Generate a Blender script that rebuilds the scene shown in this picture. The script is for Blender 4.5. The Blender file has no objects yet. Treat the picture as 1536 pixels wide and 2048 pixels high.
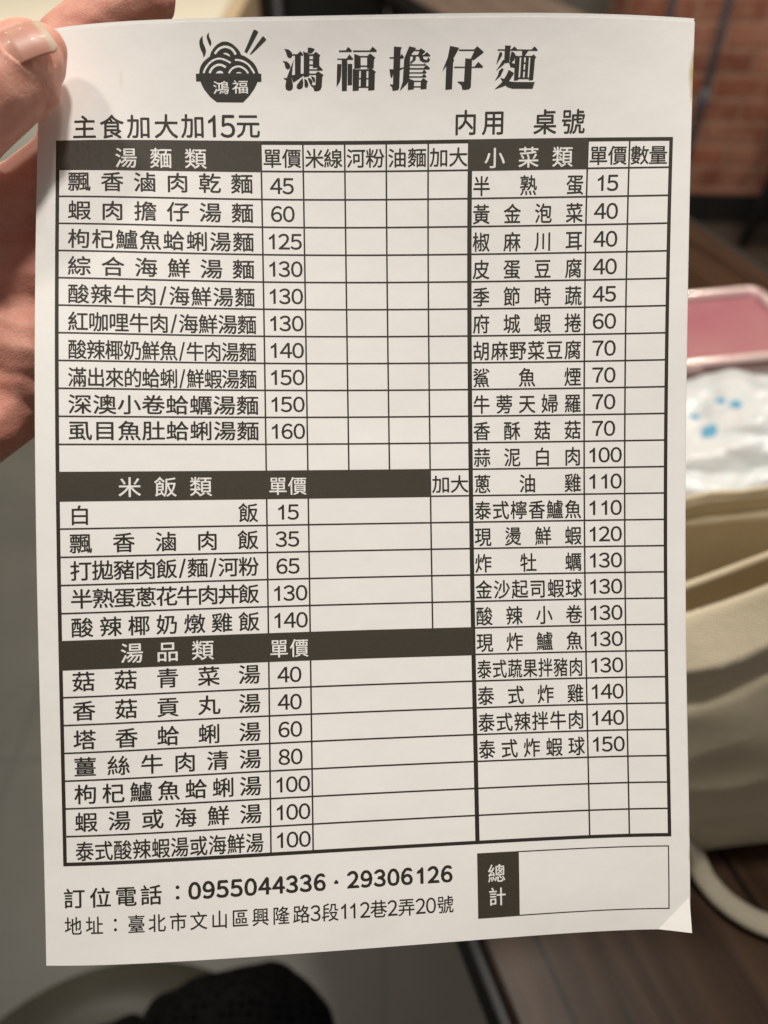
import bpy, bmesh, math, random
import numpy as np
from mathutils import Vector, Matrix, noise
from mathutils.bvhtree import BVHTree

random.seed(4)
sc = bpy.context.scene
COL = sc.collection
R = math.radians

# ------------------------------------------------------------------ camera, world, lamps, exposure
CAM_H = 1.17
cam = bpy.data.cameras.new('camera')
cam.sensor_fit = 'VERTICAL'
cam.sensor_height = 36.0
cam.lens = 36.0 * 1540.0 / 2048.0
cam.clip_start = 0.01
cam.clip_end = 60
cam.dof.use_dof = True
cam.dof.focus_distance = 0.177
cam.dof.aperture_fstop = 9.6
camo = bpy.data.objects.new('camera', cam)
COL.objects.link(camo)
camo.location = (0, 0, CAM_H)
camo.rotation_euler = (R(45), 0, 0)
sc.camera = camo

world = bpy.data.worlds.new('World')
sc.world = world
world.use_nodes = True
bgn = world.node_tree.nodes['Background']
bgn.inputs[0].default_value = (1.0, 0.93, 0.84, 1)
bgn.inputs[1].default_value = 0.17


def lamp(name, loc, watts, radius, col=(1.0, 0.86, 0.70), aim=None):
    l = bpy.data.lights.new(name, 'AREA')
    l.shape = 'DISK'
    l.size = radius * 2
    l.energy = watts
    l.color = col
    o = bpy.data.objects.new(name, l)
    COL.objects.link(o)
    o.location = loc
    d = Vector(aim if aim else (loc[0], loc[1], 0)) - Vector(loc)
    o.rotation_euler = d.to_track_quat('-Z', 'Y').to_euler()
    return o


lamp('unseen_lamp', (0.20, 0.23, 2.55), 17.2, 0.07, col=(1, 0.945, 0.87), aim=(0, 0.1, 1))
lamp('unseen_lamp', (-0.75, 0.20, 2.45), 6.5, 0.08, col=(1, 0.92, 0.83), aim=(-0.1, 0.1, 1))
lamp('unseen_lamp', (-0.9, 1.5, 2.4), 24, 0.15, col=(1, 0.90, 0.74), aim=(-1.1, 2.9, 0.5))  # added out of view to brighten the counter, aimed away from the hand
lamp('unseen_lamp', (1.15, 1.75, 2.5), 25, 0.15, col=(1, 0.88, 0.72), aim=(1.1, 2.5, 0.4))  # added out of view to brighten the brick wall
lamp('unseen_lamp', (0.36, 0.58, 2.5), 7, 0.10, col=(1, 0.89, 0.75))

vs = sc.view_settings
vs.view_transform = 'Standard'
vs.look = 'None'
vs.exposure = 0
vs.gamma = 1
vs.use_curve_mapping = False
sc.render.engine = 'CYCLES'
sc.cycles.use_denoising = True
sc.cycles.max_bounces = 8


# ------------------------------------------------------------------ helpers
def tag(o, label=None, cat=None, group=None, kind=None):
    if label: o['label'] = label
    if cat: o['category'] = cat
    if group: o['group'] = group
    if kind: o['kind'] = kind
    return o


def empty(name, loc=(0, 0, 0), rz=0):
    o = bpy.data.objects.new(name, None)
    COL.objects.link(o)
    o.location = loc
    o.rotation_euler = (0, 0, rz)
    o.empty_display_size = 0.02
    return o


def link(name, me, m, parent=None, smooth=False):
    o = bpy.data.objects.new(name, me)
    COL.objects.link(o)
    if m is not None:
        for x in (m if isinstance(m, (list, tuple)) else [m]):
            me.materials.append(x)
    if parent: o.parent = parent
    if smooth:
        me.polygons.foreach_set('use_smooth', [True] * len(me.polygons))
    return o


def obj(name, bm, m, parent=None, smooth=False):
    bm.normal_update()
    me = bpy.data.meshes.new(name)
    bm.to_mesh(me)
    bm.free()
    return link(name, me, m, parent, smooth)


def raw(name, verts, faces, m, parent=None, smooth=False):
    me = bpy.data.meshes.new(name)
    me.from_pydata([tuple(v) for v in verts], [], [tuple(f) for f in faces])
    me.update()
    return link(name, me, m, parent, smooth)


def add_box(bm, c, s, bevel=0.0, seg=2, rz=0.0):
    r = bmesh.ops.create_cube(bm, size=1.0)
    vv = r['verts']
    bmesh.ops.scale(bm, vec=s, verts=vv)
    if bevel > 0:
        es = list({e for v in vv for e in v.link_edges})
        rb = bmesh.ops.bevel(bm, geom=es, offset=bevel, segments=seg, affect='EDGES', profile=0.5)
        vv = list({v for f in rb['faces'] for v in f.verts} | {v for v in vv if v.is_valid})
    if rz: bmesh.ops.rotate(bm, cent=(0, 0, 0), matrix=Matrix.Rotation(rz, 3, 'Z'), verts=vv)
    bmesh.ops.translate(bm, vec=c, verts=vv)
    return vv


def add_tube(bm, pts, rad, seg=12, flat=1.0, cap=True):
    pts = [Vector(p) for p in pts]
    rings = []
    up = Vector((0, 0, 1))
    for i, p in enumerate(pts):
        t = (pts[min(i + 1, len(pts) - 1)] - pts[max(i - 1, 0)]).normalized()
        a = t.cross(up)
        if a.length < 1e-3: a = t.cross(Vector((0, 1, 0)))
        a.normalize()
        b = a.cross(t).normalized()
        r = rad[i] if isinstance(rad, (list, tuple)) else rad
        rings.append([bm.verts.new(p + a * r * math.cos(q) + b * r * flat * math.sin(q))
                      for q in [2 * math.pi * k / seg for k in range(seg)]])
    for i in range(len(rings) - 1):
        for k in range(seg):
            bm.faces.new((rings[i][k], rings[i][(k + 1) % seg], rings[i + 1][(k + 1) % seg], rings[i + 1][k]))
    if cap:
        bm.faces.new(rings[0][::-1])
        bm.faces.new(rings[-1])


def catmull(pts, n=8):
    P = [Vector(p) for p in pts]
    P = [2 * P[0] - P[1]] + P + [2 * P[-1] - P[-2]]
    out = []
    for i in range(1, len(P) - 2):
        for k in range(n):
            t = k / n
            a, b, c, d = P[i - 1], P[i], P[i + 1], P[i + 2]
            out.append(0.5 * ((2 * b) + (-a + c) * t + (2 * a - 5 * b + 4 * c - d) * t * t + (-a + 3 * b - 3 * c + d) * t ** 3))
    out.append(P[-2])
    return out


def lathe(bm, prof, c=(0, 0, 0), seg=64):
    rings = []
    for r, z in prof:
        if r < 1e-6:
            rings.append([bm.verts.new((c[0], c[1], c[2] + z))])
        else:
            rings.append([bm.verts.new((c[0] + r * math.cos(2 * math.pi * k / seg), c[1] + r * math.sin(2 * math.pi * k / seg), c[2] + z)) for k in range(seg)])
    for a, b in zip(rings, rings[1:]):
        for k in range(seg):
            k2 = (k + 1) % seg
            if len(a) == 1: bm.faces.new((a[0], b[k], b[k2]))
            elif len(b) == 1: bm.faces.new((a[k], b[0], a[k2]))
            else: bm.faces.new((a[k], b[k], b[k2], a[k2]))


def blob_mesh(chains, voxel, smooth_iter=6, extra=()):
    """chains of (point, radius) joined by tapered round bars, fused into one continuous skin (world metres)"""
    bm = bmesh.new()
    tmpl = bmesh.new()
    bmesh.ops.create_icosphere(tmpl, subdivisions=2, radius=1.0)
    tv = np.array([v.co for v in tmpl.verts])
    tf = [[v.index for v in f.verts] for f in tmpl.faces]
    tmpl.free()
    V, Fc = [], []

    def ball(p, r):
        n = len(V) * len(tv)
        V.append(tv * r + np.array(p))
        Fc.extend([[i + n for i in f] for f in tf])
    for ch in chains:
        for (p0, r0), (p1, r1) in zip(ch, ch[1:]):
            p0, p1 = np.array(p0), np.array(p1)
            n = max(2, int(np.linalg.norm(p1 - p0) / (0.18 * min(r0, r1))))
            for k in range(n):
                t = k / n
                ball(p0 * (1 - t) + p1 * t, r0 * (1 - t) + r1 * t)
        ball(*ch[-1])
    for p, r in extra: ball(p, r)
    me = bpy.data.meshes.new('tmp')
    me.from_pydata(np.concatenate(V).tolist(), [], Fc)
    o = bpy.data.objects.new('tmp', me)
    COL.objects.link(o)
    md = o.modifiers.new('r', 'REMESH')
    md.mode = 'VOXEL'
    md.voxel_size = voxel
    bpy.context.view_layer.update()
    dg = bpy.context.evaluated_depsgraph_get()
    out = bpy.data.meshes.new_from_object(o.evaluated_get(dg))
    bpy.data.objects.remove(o)
    bpy.data.meshes.remove(me)
    bm = bmesh.new()
    bm.from_mesh(out)
    bpy.data.meshes.remove(out)
    for _ in range(smooth_iter):
        bmesh.ops.smooth_vert(bm, verts=bm.verts, factor=0.5, use_axis_x=True, use_axis_y=True, use_axis_z=True)
    return bm


# ------------------------------------------------------------------ materials
class NT:
    def __init__(s, name):
        s.m = bpy.data.materials.new(name)
        s.m.use_nodes = True
        s.t = s.m.node_tree
        s.p = s.t.nodes['Principled BSDF']
        s.tc = None

    def n(s, kind, **kw):
        x = s.t.nodes.new(kind)
        for k, v in kw.items(): setattr(x, k, v)
        return x

    def l(s, a, b): s.t.links.new(a, b)

    def coord(s, what='Object', scale=None, rot=None):
        if s.tc is None: s.tc = s.n('ShaderNodeTexCoord')
        o = s.tc.outputs[what]
        if scale or rot:
            mp = s.n('ShaderNodeMapping')
            s.l(o, mp.inputs[0])
            if scale: mp.inputs['Scale'].default_value = scale
            if rot: mp.inputs['Rotation'].default_value = rot
            o = mp.outputs[0]
        return o

    def noise(s, co, scale, detail=4, rough=0.55, dist=0.0):
        x = s.n('ShaderNodeTexNoise')
        s.l(co, x.inputs['Vector'])
        x.inputs['Scale'].default_value = scale
        x.inputs['Detail'].default_value = detail
        x.inputs['Roughness'].default_value = rough
        x.inputs['Distortion'].default_value = dist
        return x.outputs['Fac']

    def ramp(s, fac, stops):
        x = s.n('ShaderNodeValToRGB')
        s.l(fac, x.inputs[0])
        e = x.color_ramp.elements
        while len(e) < len(stops): e.new(0.5)
        for i, (p, c) in enumerate(stops):
            e[i].position = p
            e[i].color = (*c, 1) if len(c) == 3 else c
        return x.outputs[0]

    def mix(s, fac, a, b, mode='MIX'):
        x = s.n('ShaderNodeMix', data_type='RGBA', blend_type=mode)
        for sock, v in ((x.inputs['Factor'], fac), (x.inputs[6], a), (x.inputs[7], b)):
            if isinstance(v, (int, float)): sock.default_value = v
            elif isinstance(v, tuple): sock.default_value = (*v, 1)
            else: s.l(v, sock)
        return x.outputs[2]

    def bump(s, h, strength, dist, prev=None):
        x = s.n('ShaderNodeBump')
        x.inputs['Strength'].default_value = strength
        x.inputs['Distance'].default_value = dist
        s.l(h, x.inputs['Height'])
        if prev is not None: s.l(prev, x.inputs['Normal'])
        s.l(x.outputs[0], s.p.inputs['Normal'])
        return x.outputs[0]

    def base(s, c):
        if isinstance(c, tuple): s.p.inputs['Base Color'].default_value = (*c, 1)
        else: s.l(c, s.p.inputs['Base Color'])

    def set(s, **kw):
        for k, v in kw.items():
            s.p.inputs[k.replace('_', ' ')].default_value = v
        return s


def simple(name, col, rough=0.6, var=0.15, scale=30, bump=0.0, bdist=0.001, **kw):
    t = NT(name)
    co = t.coord('Object')
    f = t.noise(co, scale, 5, 0.6)
    lo = tuple(c * (1 - var) for c in col)
    hi = tuple(min(1, c * (1 + var)) for c in col)
    t.base(t.ramp(f, [(0.3, lo), (0.7, hi)]))
    t.set(Roughness=rough, **kw)
    if bump: t.bump(t.noise(co, scale * 8, 3), bump, bdist)
    return t.m


def mat_paper():
    t = NT('paper')
    co = t.coord('Object')
    f = t.noise(co, 60, 6, 0.6)
    base = t.ramp(f, [(0.25, (0.835, 0.825, 0.805)), (0.75, (0.865, 0.855, 0.84))])
    # faint grease stains with their own shape at the right edge, in sheet coordinates
    uv = t.coord('UV')
    for (u, v, r, k) in ((73.9, -80.5, 2.0, 0.8), (74.0, -84.0, 1.2, 0.6), (73.9, -76.5, 1.3, 0.6), (74.2, 100.0, 1.2, 0.5), (74.2, 94.0, 0.9, 0.5), (-55, -80, 1.2, 0.12)):
        mp = t.n('ShaderNodeMapping')
        t.l(uv, mp.inputs[0])
        mp.inputs['Location'].default_value = (-u / r * 1.6, -v / (r * 2.2), 0)
        mp.inputs['Scale'].default_value = (1.6 / r, 1 / (r * 2.2), 1)
        g = t.n('ShaderNodeTexGradient', gradient_type='SPHERICAL')
        t.l(mp.outputs[0], g.inputs[0])
        mm = t.n('ShaderNodeMath', operation='MULTIPLY')
        t.l(g.outputs['Fac'], mm.inputs[0])
        mm.inputs[1].default_value = k * 1.6
        mm.use_clamp = True
        base = t.mix(mm.outputs[0], base, (0.52, 0.38, 0.20))
    t.base(base)
    t.set(Roughness=0.55)
    t.p.inputs['Subsurface Weight'].default_value = 0.0
    n1 = t.bump(t.noise(co, 900, 4, 0.7), 0.16, 0.0001)
    n2 = t.bump(t.noise(co, 55, 3, 0.5), 0.2, 0.0016, n1)
    t.bump(t.noise(co, 17, 2, 0.5), 0.35, 0.004, n2)
    return t.m


def mat_ink(name, col):
    t = NT(name)
    co = t.coord('Object')
    t.base(t.ramp(t.noise(co, 2600, 4, 0.7), [(0.3, tuple(c * 0.8 for c in col)), (0.75, tuple(c * 1.25 for c in col))]))
    t.set(Roughness=0.5)
    return t.m


def mat_skin():
    t = NT('skin')
    co = t.coord('Object')
    f = t.noise(co, 48, 6, 0.68)
    c1 = t.ramp(f, [(0.3, (0.63, 0.26, 0.20)), (0.52, (0.72, 0.37, 0.285)), (0.74, (0.77, 0.46, 0.36))])
    f2 = t.noise(co, 420, 4, 0.6)
    c2 = t.mix(t.ramp(f2, [(0.42, (0, 0, 0)), (0.62, (0.35, 0.35, 0.35))]), c1, (0.66, 0.26, 0.20))
    t.base(c2)
    t.set(Roughness=0.56)
    t.p.inputs['Subsurface Weight'].default_value = 0.35
    t.p.inputs['Subsurface Radius'].default_value = (1.0, 0.35, 0.2)
    t.p.inputs['Specular IOR Level'].default_value = 0.35
    t.p.inputs['Subsurface Scale'].default_value = 0.003
    t.p.inputs['Coat Weight'].default_value = 0.0
    v = t.n('ShaderNodeTexVoronoi', feature='DISTANCE_TO_EDGE')
    t.l(t.coord('Object', scale=(1, 1.5, 0.8)), v.inputs['Vector'])
    v.inputs['Scale'].default_value = 1100
    vr = t.ramp(v.outputs['Distance'], [(0.0, (0, 0, 0)), (0.16, (1, 1, 1))])
    n1 = t.bump(vr, 0.22, 0.0002)
    w = t.n('ShaderNodeTexWave', wave_type='BANDS', bands_direction='DIAGONAL')
    t.l(co, w.inputs['Vector'])
    w.inputs['Scale'].default_value = 60
    w.inputs['Distortion'].default_value = 9
    w.inputs['Detail'].default_value = 4
    n2 = t.bump(w.outputs['Fac'], 0.15, 0.0008, n1)
    t.bump(t.noise(co, 130, 5, 0.65), 0.2, 0.001, n2)
    return t.m


def mat_nail():
    t = NT('nail')
    uv = t.coord('UV')
    sx = t.n('ShaderNodeSeparateXYZ')
    t.l(uv, sx.inputs[0])
    wob = t.noise(uv, 6, 2)
    ad = t.n('ShaderNodeMath', operation='MULTIPLY_ADD')
    t.l(wob, ad.inputs[0])
    ad.inputs[1].default_value = 0.06
    t.l(sx.outputs[0], ad.inputs[2])
    c = t.ramp(ad.outputs[0], [(0.0, (0.60, 0.33, 0.26)), (0.14, (0.53, 0.255, 0.19)), (0.84, (0.53, 0.265, 0.20)), (0.90, (0.56, 0.41, 0.30)), (1.0, (0.58, 0.47, 0.36))])
    t.base(c)
    t.set(Roughness=0.42)
    t.p.inputs['Coat Weight'].default_value = 0.05
    t.p.inputs['Subsurface Weight'].default_value = 0.2
    t.p.inputs['Subsurface Scale'].default_value = 0.0015
    st = t.noise(t.coord('UV', scale=(1.5, 30, 1)), 2.0, 2)
    t.bump(st, 0.12, 0.0002)
    return t.m


def mat_wood(name, dark, lite, rough, gs=1.0):
    t = NT(name)
    co = t.coord('Object', scale=(13 * gs, 0.9 * gs, 6))
    f = t.noise(co, 3.0, 8, 0.6, 0.8)
    c = t.ramp(f, [(0.36, dark), (0.5, tuple((a + b) / 2 for a, b in zip(dark, lite))), (0.66, lite)])
    co2 = t.coord('Object')
    # plank joints every 16 cm across the top
    br = t.n('ShaderNodeTexBrick')
    t.l(t.coord('Object', rot=(0, 0, R(90))), br.inputs['Vector'])
    br.inputs['Scale'].default_value = 1.0
    br.inputs['Brick Width'].default_value = 1.3
    br.inputs['Row Height'].default_value = 0.115
    br.inputs['Mortar Size'].default_value = 0.0022
    br.inputs['Mortar Smooth'].default_value = 0.4
    c = t.mix(br.outputs['Fac'], c, tuple(a * 0.6 for a in dark))
    t.base(c)
    t.set(Roughness=rough)
    t.p.inputs['Specular IOR Level'].default_value = 0.10
    rr = t.ramp(t.noise(co2, 9, 5), [(0.3, (rough - 0.08,) * 3), (0.7, (rough + 0.1,) * 3)])
    t.l(rr, t.p.inputs['Roughness'])
    t.bump(f, 0.25, 0.0008)
    return t.m


def mat_brick():
    t = NT('red_brick')
    co = t.coord('UV')
    # slightly wandering courses
    br = t.n('ShaderNodeTexBrick')
    t.l(co, br.inputs['Vector'])
    br.offset = 0.5
    br.inputs['Scale'].default_value = 1.0
    br.inputs['Brick Width'].default_value = 0.205
    br.inputs['Row Height'].default_value = 0.068
    br.inputs['Mortar Size'].default_value = 0.0085
    br.inputs['Mortar Smooth'].default_value = 0.35
    br.inputs['Bias'].default_value = 0.0
    br.inputs['Color1'].default_value = (0.33, 0.105, 0.058, 1)
    br.inputs['Color2'].default_value = (0.18, 0.058, 0.036, 1)
    br.inputs['Mortar'].default_value = (0.31, 0.175, 0.125, 1)
    f = t.noise(co, 8, 7, 0.68, 0.7)
    wash = t.ramp(f, [(0.42, (0, 0, 0)), (0.66, (0.8, 0.8, 0.8))])
    c = t.mix(wash, br.outputs['Color'], (0.42, 0.225, 0.155))
    f2 = t.noise(co, 35, 5, 0.7)
    c = t.mix(t.ramp(f2, [(0.5, (0, 0, 0)), (0.75, (0.5, 0.5, 0.5))]), c, (0.20, 0.07, 0.045))
    t.base(c)
    t.set(Roughness=0.8)
    inv = t.n('ShaderNodeInvert')
    t.l(br.outputs['Fac'], inv.inputs['Color'])
    n1 = t.bump(inv.outputs[0], 0.6, 0.006)
    t.bump(f2, 0.4, 0.004, n1)
    return t.m


def mat_floor():
    t = NT('grey_tile')
    co = t.coord('Object')
    br = t.n('ShaderNodeTexBrick')
    t.l(co, br.inputs['Vector'])
    br.offset = 0.0
    br.inputs['Scale'].default_value = 1.0
    br.inputs['Brick Width'].default_value = 0.6
    br.inputs['Row Height'].default_value = 0.6
    br.inputs['Mortar Size'].default_value = 0.003
    f = t.noise(co, 5, 7, 0.65)
    c = t.ramp(f, [(0.3, (0.115, 0.113, 0.099)), (0.7, (0.150, 0.147, 0.130))])
    c = t.mix(br.outputs['Fac'], c, (0.105, 0.103, 0.092))
    t.base(c)
    t.set(Roughness=0.42)
    return t.m


def mat_fabric(name, c0, c1, scale=900, rough=0.9, bump=0.5, dist=0.0006):
    t = NT(name)
    co = t.coord('Object')
    w1 = t.n('ShaderNodeTexWave', bands_direction='X')
    w2 = t.n('ShaderNodeTexWave', bands_direction='Z')
    for w in (w1, w2):
        t.l(co, w.inputs['Vector'])
        w.inputs['Scale'].default_value = scale / 6.0
        w.inputs['Distortion'].default_value = 0.6
    weave = t.mix(0.5, w1.outputs['Color'], w2.outputs['Color'])
    f = t.noise(co, 14, 6, 0.6)
    t.base(t.mix(0.12, t.ramp(f, [(0.3, c0), (0.7, c1)]), weave, 'MULTIPLY'))
    t.set(Roughness=rough)
    t.p.inputs['Sheen Weight'].default_value = 0.15
    n1 = t.bump(weave, bump, dist)
    t.bump(t.noise(co, 26, 4), 0.35, 0.006, n1)
    return t.m


def mat_knit():
    t = NT('black_mesh_knit')
    co = t.coord('Object')
    v = t.n('ShaderNodeTexVoronoi')
    t.l(co, v.inputs['Vector'])
    v.inputs['Scale'].default_value = 165
    v.inputs['Randomness'].default_value = 0.25
    dots = t.ramp(v.outputs['Distance'], [(0.22, (1, 1, 1)), (0.42, (0, 0, 0))])
    t.base(t.mix(dots, (0.0085, 0.009, 0.0098), (0.0008, 0.0008, 0.001)))
    t.set(Roughness=0.85)
    t.p.inputs['Specular IOR Level'].default_value = 0.03
    n1 = t.bump(t.ramp(v.outputs['Distance'], [(0.2, (0, 0, 0)), (0.45, (1, 1, 1))]), 0.6, 0.0012)
    t.bump(t.noise(co, 22, 4), 0.6, 0.012, n1)
    return t.m


def mat_plastic_bag():
    t = NT('white_plastic_film')
    co = t.coord('Object')
    base = t.ramp(t.noise(co, 16, 5), [(0.3, (0.60, 0.645, 0.67)), (0.7, (0.73, 0.735, 0.725))])
    for (x, y, r) in ((-.043, -.013, .0065), (-.024, .001, .0052), (-.032, .009, .0045), (-.008, .036, .0045), (-.048, .006, .004), (.05, .0, .008)):
        mp = t.n('ShaderNodeMapping')
        t.l(co, mp.inputs[0])
        mp.inputs['Location'].default_value = (-x / r, -y / (r * 1.2), 0)
        mp.inputs['Scale'].default_value = (1 / r, 1 / (r * 1.2), 0)
        ds = t.noise(co, 160, 3)
        va = t.n('ShaderNodeVectorMath', operation='MULTIPLY_ADD')
        t.l(ds, va.inputs[0])
        va.inputs[1].default_value = (0.9, 0.9, 0)
        t.l(mp.outputs[0], va.inputs[2])
        g = t.n('ShaderNodeTexGradient', gradient_type='SPHERICAL')
        t.l(va.outputs[0], g.inputs[0])
        base = t.mix(t.ramp(g.outputs['Fac'], [(0.12, (0, 0, 0)), (0.4, (1, 1, 1))]), base, (0.10, 0.36, 0.55))
    t.base(base)
    t.set(Roughness=0.32)
    t.p.inputs['Subsurface Weight'].default_value = 0.3
    t.p.inputs['Subsurface Scale'].default_value = 0.01
    t.bump(t.noise(co, 30, 3, 0.5, 1.2), 0.3, 0.004)
    return t.m


M = {
    'paper': mat_paper(),
    'ink': mat_ink('dark_grey_ink', (0.026, 0.021, 0.016)),
    'bar_ink': mat_ink('bar_ink', (0.046, 0.039, 0.028)),
    'white_ink': mat_ink('bare_paper', (0.84, 0.83, 0.81)),
    'skin': mat_skin(),
    'nail': mat_nail(),
    'table': mat_wood('dark_table_wood', (0.016, 0.0085, 0.005), (0.064, 0.036, 0.021), 0.32),
    'table2': mat_wood('brown_table_wood', (0.12, 0.085, 0.068), (0.20, 0.15, 0.125), 0.45),
    'cab_wood': mat_wood('brown_cabinet_wood', (0.06, 0.035, 0.020), (0.13, 0.08, 0.045), 0.4),
    'black': simple('black_paint', (0.010, 0.010, 0.012), 0.6, 0.2, 40),
    'steel': simple('dark_steel', (0.115, 0.125, 0.15), 0.5, 0.2, 60, Metallic=0.0),
    'brick': mat_brick(),
    'floor': mat_floor(),
    'darkstrip': simple('dark_brown_strip', (0.045, 0.034, 0.026), 0.6, 0.2, 6),
    'skirt': simple('black_skirting', (0.010, 0.009, 0.009), 0.5, 0.2, 20),
    'cream': simple('cream_wall_paint', (0.78, 0.74, 0.62), 0.6, 0.05, 4),
    'counter': simple('white_counter_laminate', (0.70, 0.71, 0.64), 0.45, 0.05, 4),
    'beige': simple('beige_edge_board', (0.62, 0.48, 0.31), 0.5, 0.08, 8),
    'glass_black': simple('black_glossy_panel', (0.012, 0.012, 0.011), 0.12, 0.2, 5),
    'canvas': mat_fabric('cream_canvas', (0.62, 0.53, 0.37), (0.72, 0.63, 0.46), 2000, 0.9, 0.45, 0.0005),
    'strap': mat_fabric('canvas_strap', (0.40, 0.36, 0.27), (0.47, 0.42, 0.32), 1400),
    'knit': mat_knit(),
    'vinyl': simple('olive_vinyl', (0.050, 0.048, 0.035), 0.38, 0.12, 20, 0.15, 0.0005),
    'film': mat_plastic_bag(),
}
pt = NT('pink_clear_plastic')
pt.base(pt.ramp(pt.noise(pt.coord('Object'), 9, 3), [(0.3, (0.52, 0.17, 0.25)), (0.7, (0.60, 0.29, 0.31))]))
pt.set(Roughness=0.22)
pt.p.inputs['Transmission Weight'].default_value = 0.35
pt.p.inputs['Coat Weight'].default_value = 0.5
M['pink'] = pt.m
pr = NT('pale_pink_rim')
pr.base(pr.ramp(pr.noise(pr.coord('Object'), 25, 3), [(0.3, (0.86, 0.60, 0.60)), (0.7, (0.90, 0.74, 0.72))]))
pr.set(Roughness=0.15)
pr.p.inputs['Transmission Weight'].default_value = 0.25
pr.p.inputs['Coat Weight'].default_value = 0.6
M['pinkrim'] = pr.m

# ------------------------------------------------------------------ the place: floor, walls, cabinets
bm = bmesh.new()
v = [bm.verts.new(p) for p in ((-6, -3, 0), (6, -3, 0), (6, 9, 0), (-6, 9, 0))]
bm.faces.new(v)
tag(obj('floor', bm, M['floor']), kind='structure')

# brick wall (a free wall end to the right, behind the table)
BW_Y, BW_X0, BW_X1, BW_YAW = 2.60, 0.70, 3.2, R(-3)
wl = empty('brick_wall', (BW_X0, BW_Y, 0), BW_YAW)
tag(wl, 'red brick wall with black skirting at the far right beyond the table', 'wall')
bm = bmesh.new()
add_box(bm, ((BW_X1 - BW_X0) / 2, 0.12, 1.35), (BW_X1 - BW_X0, 0.24, 2.5))
o = obj('brickwork', bm, M['brick'], wl)
uvl = o.data.uv_layers.new(name='UVMap')
for poly in o.data.polygons:
    for li in poly.loop_indices:
        c = o.data.vertices[o.data.loops[li].vertex_index].co
        uvl.data[li].uv = (c.x + c.y, c.z + 0.017)
bm = bmesh.new()
add_box(bm, ((BW_X1 - BW_X0) / 2, 0.118, 0.05), (BW_X1 - BW_X0 + 0.012, 0.256, 0.10), 0.002)
obj('skirting', bm, M['skirt'], wl)

bw = bmesh.new()
add_box(bw, (-1.0, 4.6, 1.35), (7.0, 0.15, 2.7))
tag(obj('back_wall', bw, M['cream']), 'cream painted wall far behind the counter at top left', 'wall')

# white counter at the far left
ct = empty('counter', (-1.25, 2.45, 0))
tag(ct, 'white counter with a beige end board, at the far left behind the hand', 'counter')
bm = bmesh.new()
add_box(bm, (0, 0, 0.345), (1.70, 0.78, 0.69), 0.004)
obj('cabinet_body', bm, M['counter'], ct)
bm = bmesh.new()
add_box(bm, (0, 0, 0.704), (1.74, 0.82, 0.024), 0.006)
obj('countertop', bm, M['cream'], ct)
bm = bmesh.new()
add_box(bm, (0.893, 0, 0.36), (0.035, 0.80, 0.72), 0.003)
obj('end_board', bm, M['beige'], ct)

dc = empty('fridge', (-0.165, 2.72, 0))
tag(dc, 'tall black glossy fridge beside the white counter', 'fridge')
bm = bmesh.new()
add_box(bm, (0, 0, 0.85), (0.34, 0.5, 1.7), 0.006)
obj('fridge_body', bm, M['black'], dc)
bm = bmesh.new()
add_box(bm, (0, -0.262, 0.87), (0.325, 0.02, 1.58), 0.004)
obj('door', bm, M['glass_black'], dc)
bm = bmesh.new()
add_tube(bm, [(-0.12, -0.30, 0.45), (-0.12, -0.30, 1.3)], 0.009)
for z in (0.5, 1.25):
    add_tube(bm, [(-0.12, -0.30, z), (-0.12, -0.268, z)], 0.007)
obj('handle', bm, M['steel'], dc)

wc = empty('cupboard', (0.098, 2.75, 0))
tag(wc, 'dark brown wooden cupboard right of the black fridge', 'cupboard')
bm = bmesh.new()
add_box(bm, (0, 0, 0.8), (0.17, 0.45, 1.6), 0.004)
obj('cupboard_body', bm, M['cab_wood'], wc)
bm = bmesh.new()
add_box(bm, (0.0, -0.236, 0.82), (0.15, 0.02, 1.45), 0.004)
obj('door', bm, M['cab_wood'], wc)

# ------------------------------------------------------------------ tables
TA = math.atan2(0.34, 0.94)


def table(name, label, n0, n1, d0, d1, zt, mtop, thick=0.028, legs=True):
    t = empty(name, (0, 0, 0), TA)
    tag(t, label, 'table')
    bm = bmesh.new()
    add_box(bm, ((n0 + n1) / 2, (d0 + d1) / 2, zt - thick / 2), (n1 - n0, d1 - d0, thick), 0.003)
    obj('tabletop', bm, mtop, t)
    bm = bmesh.new()
    w = 0.006
    for (cx, cy, sx, sy) in ((n0 - w / 2 - .0005, (d0 + d1) / 2, w, d1 - d0 + 2 * w), (n1 + w / 2 + .0005, (d0 + d1) / 2, w, d1 - d0 + 2 * w), ((n0 + n1) / 2, d0 - w / 2 - .0005, n1 - n0, w), ((n0 + n1) / 2, d1 + w / 2 + .0005, n1 - n0, w)):
        add_box(bm, (cx, cy, zt - thick / 2 - 0.003), (sx, sy, thick + 0.004), 0.0015)
    obj('edge_band', bm, M['black'], t)
    bm = bmesh.new()
    for x in (n0 + 0.035, n1 - 0.035):
        add_box(bm, (x, (d0 + d1) / 2, zt - thick - 0.022), (0.03, d1 - d0 - 0.10, 0.04), 0.002)
    for y in (d0 + 0.07, d1 - 0.07):
        add_box(bm, ((n0 + n1) / 2, y, zt - thick - 0.022), (n1 - n0 - 0.105, 0.03, 0.038), 0.002)
    obj('frame', bm, M['black'], t)
    for x in (n0 + 0.035, n1 - 0.035):
        for y in (d0 + 0.07, d1 - 0.07):
            bm = bmesh.new()
            add_box(bm, (x, y, (zt - thick - 0.044) / 2), (0.035, 0.035, zt - thick - 0.046), 0.002)
            obj('leg', bm, M['black'], t)
    return t


table('dining_table', 'dark wood dining table with a black edge, carrying the canvas bag', 0.0877, 0.691, -0.14, 1.02, 0.74, M['table'])
table('side_table', 'greyish brown table farther off, left of the brick wall', 0.80, 1.107, 1.55, 2.42, 0.74, M['table2'])

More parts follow.
